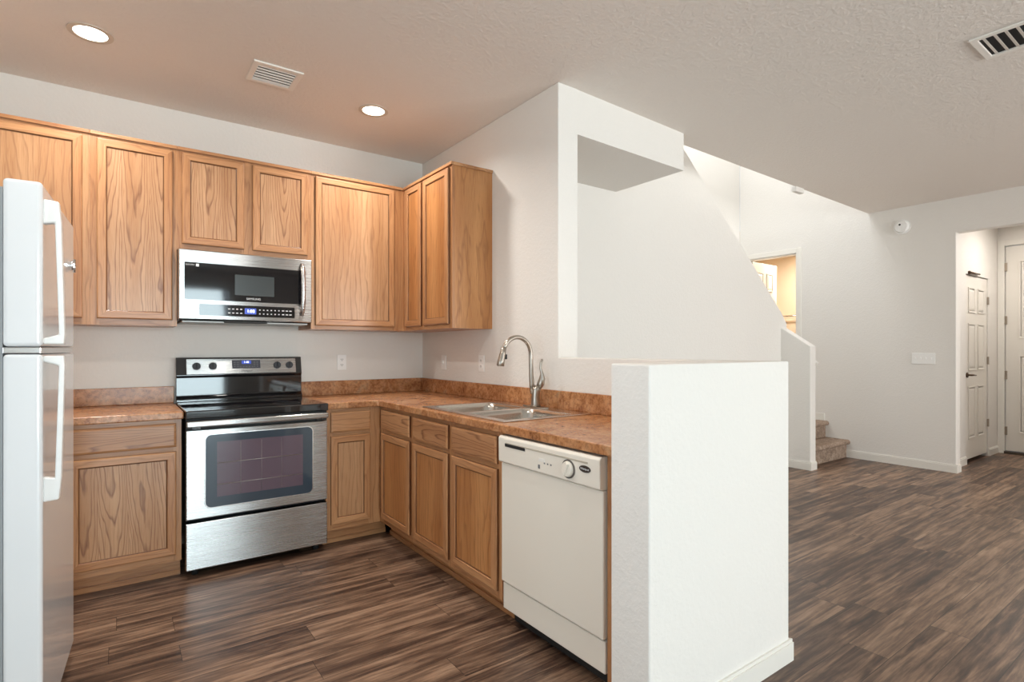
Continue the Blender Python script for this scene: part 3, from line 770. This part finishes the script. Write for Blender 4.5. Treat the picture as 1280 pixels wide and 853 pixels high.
def fh(par, z_out, z_in):
    s = 1 if z_out > z_in else -1
    m = MB()
    x0, x1 = .022, .050
    m.prism([(0.001, z_out), (-.036, z_out-.004*s), (-.042, z_out-.07*s), (-.050, z_in+.03*s), (-.048, z_in), (.001, z_in),
             (.001, z_in+.018*s), (-.036, z_in+.03*s), (-.026, z_out-.07*s), (.001, z_out-.076*s)], x0, x1, 'x')
    return m.build('handle', plain('handle_white', srgb(240, 240, 238), .3), par, .004, 2)
fh(fz, 1.715, 1.270); fh(fd_, .785, 1.234)
mg = thing('magnet_clip', 'small shiny metal clip stuck high on the freezer door', 'magnet clip', (-.151, 2.775, 1.585), R(86.8))
MB().cyl((0, -.0, 0), .017, -.010, 'y', 18).build('disc', CHROME, mg, .002)
MB().tube([(-.028, -.012, 0), (.028, -.012, .004)], .005, 8).tube([(0, -.012, -.026), (.003, -.012, .026)], .005, 8).build('prongs', CHROME, mg)

# ---------------------------------------------------------------- outlets, switches, smoke alarm
def plate(name, label, cat, loc, rz, gang, kind, group=None, ghost=False):
    r = thing(name, label, cat, loc, rz, group)
    w = .070 if gang == 1 else .046*gang+.024
    MB().box(-w/2, w/2, -.006, -.0005, -.0575, .0575).build('cover_plate', PLASTIC, r, .003, 2)
    for g_ in range(gang):
        x = (g_-(gang-1)/2)*.046
        if kind == 'outlet':
            for s in (-.020, .020):
                k = MB().prism(rrect(x-.0165, x+.0165, s-.014, s+.014, .010), -.0085, -.005, 'y').build('socket', PLASTIC, r)
                MB().box(x-.008, x-.005, -.0090, -.0080, s-.002, s+.007).box(x+.005, x+.008, -.0090, -.0080, s-.002, s+.007).cyl((x, -.0080, s-.007), .0025, -.001, 'y', 10).build('slots', SLOT, k)
        else:
            MB().box(x-.005, x+.005, -.013, -.005, -.009, .012).build('toggle', PLASTIC, r, .002)
    return r
plate('wall_outlet', 'white wall outlet above the counter right of the range', 'outlet', (1.375, YB, 1.155), 0, 1, 'outlet')
plate('light_switch', 'white single switch on the sink wall nearest the kitchen corner', 'switch', (XR, 3.725, 1.152), R(-90), 1, 'switch')
plate('wall_outlet', 'white wall outlet on the sink wall left of the faucet', 'outlet', (XR, 3.185, 1.155), R(-90), 1, 'outlet')
plate('light_switch', 'white four gang switch plate on the living room wall', 'switch', (XL, 2.128, 1.155), R(-90), 4, 'switch')
sa = thing('smoke_alarm', 'round white smoke alarm high on the living room wall', 'smoke alarm', (XL, 2.318, 2.573))
MB().cyl((-.0005, 0, 0), .078, -.012, 'x', 36).build('base_plate', PLASTIC, sa)
al = MB().cyl((-.0125, 0, 0), .070, -.028, 'x', 36, .058).build('cover', PLASTIC, sa, .003)
MB().cyl((-.0405, .012, .022), .010, -.003, 'x', 16).build('test_button', SLOT, al)

# ---------------------------------------------------------------- ceiling lights and vents
for (x, y), lb in zip(CANS, ('round recessed ceiling light nearest the fridge, top left', 'round recessed ceiling light nearest the kitchen corner', 'unseen recessed ceiling light added for fill in front of the fridge', 'unseen recessed ceiling light added for fill over the kitchen floor')):
    r = thing('recessed_light', lb, 'ceiling light', (x, y, H), 0, 'recessed ceiling lights')
    MB().ringz((0, 0, 0), .068, .092, -.006, -.0004, 44).build('trim_ring', RINGM, r, .002)
    MB().cyl((0, 0, -.003), .069, .0025, 'z', 40).build('lens', LENS, r)
def vent(label, x0, x1, y0, y1, n, split=False):
    r = thing('ceiling_vent', label, 'vent', ((x0+x1)/2, (y0+y1)/2, H), 0, 'ceiling air vents')
    a, b = (x1-x0)/2, (y1-y0)/2; t = .030
    MB().grid([-a, -a+t, a-t, a], [-b, -b+t, b-t, b], lambda u, v: not (abs(u) < a-t and abs(v) < b-t), -.010, -.0004, 'z').build('frame', VENTW, r, .003)
    MB().box(-a+t-.002, a-t+.002, -b+t-.002, b-t+.002, -.0012, -.0004).build('duct', VENTD, r)
    for i in range(n):
        y = -b+t+(i+.5)*(2*b-2*t)/n; s = .010 if split else .0048; k = -1 if (not split or i < n//2) else 1
        MB().prism([(y-s*.8, -.0095 if k > 0 else -.0025), (y-s*.8+.002, -.0095 if k > 0 else -.0025), (y+s*.8, -.0025 if k > 0 else -.0095), (y+s*.8-.002, -.0025 if k > 0 else -.0095)], -a+t, a-t, 'x').build('louver', VENTW, r)
vent('small louvered air vent between the two recessed ceiling lights', .585, .840, 3.125, 3.372, 6)
vent('long louvered air vent in the ceiling at the top right corner', 3.42, 3.715, .40, .872, 10, True)
# washroom lamp, and a foyer lamp added for light (both out of view)
for loc, lb in (((7.8, 1.2, H), 'round white flush lamp added unseen on the foyer ceiling'), ((7.9, 3.9, H), 'round white flush lamp on the washroom ceiling')):
    r = thing('ceiling_lamp', lb, 'ceiling light', loc)
    MB().cyl((0, 0, -.0005), .16, -.03, 'z', 32).build('base', RINGM, r)
    MB().cyl((0, 0, -.031), .15, -.03, 'z', 32, .11).build('shade', LENS, r)
# ground outside the patio door
struct(MB().box(-6, 12, -12, YF-.16, -.15, -.02).build('ground', plain('patio_concrete', srgb(180, 172, 160), .8)))
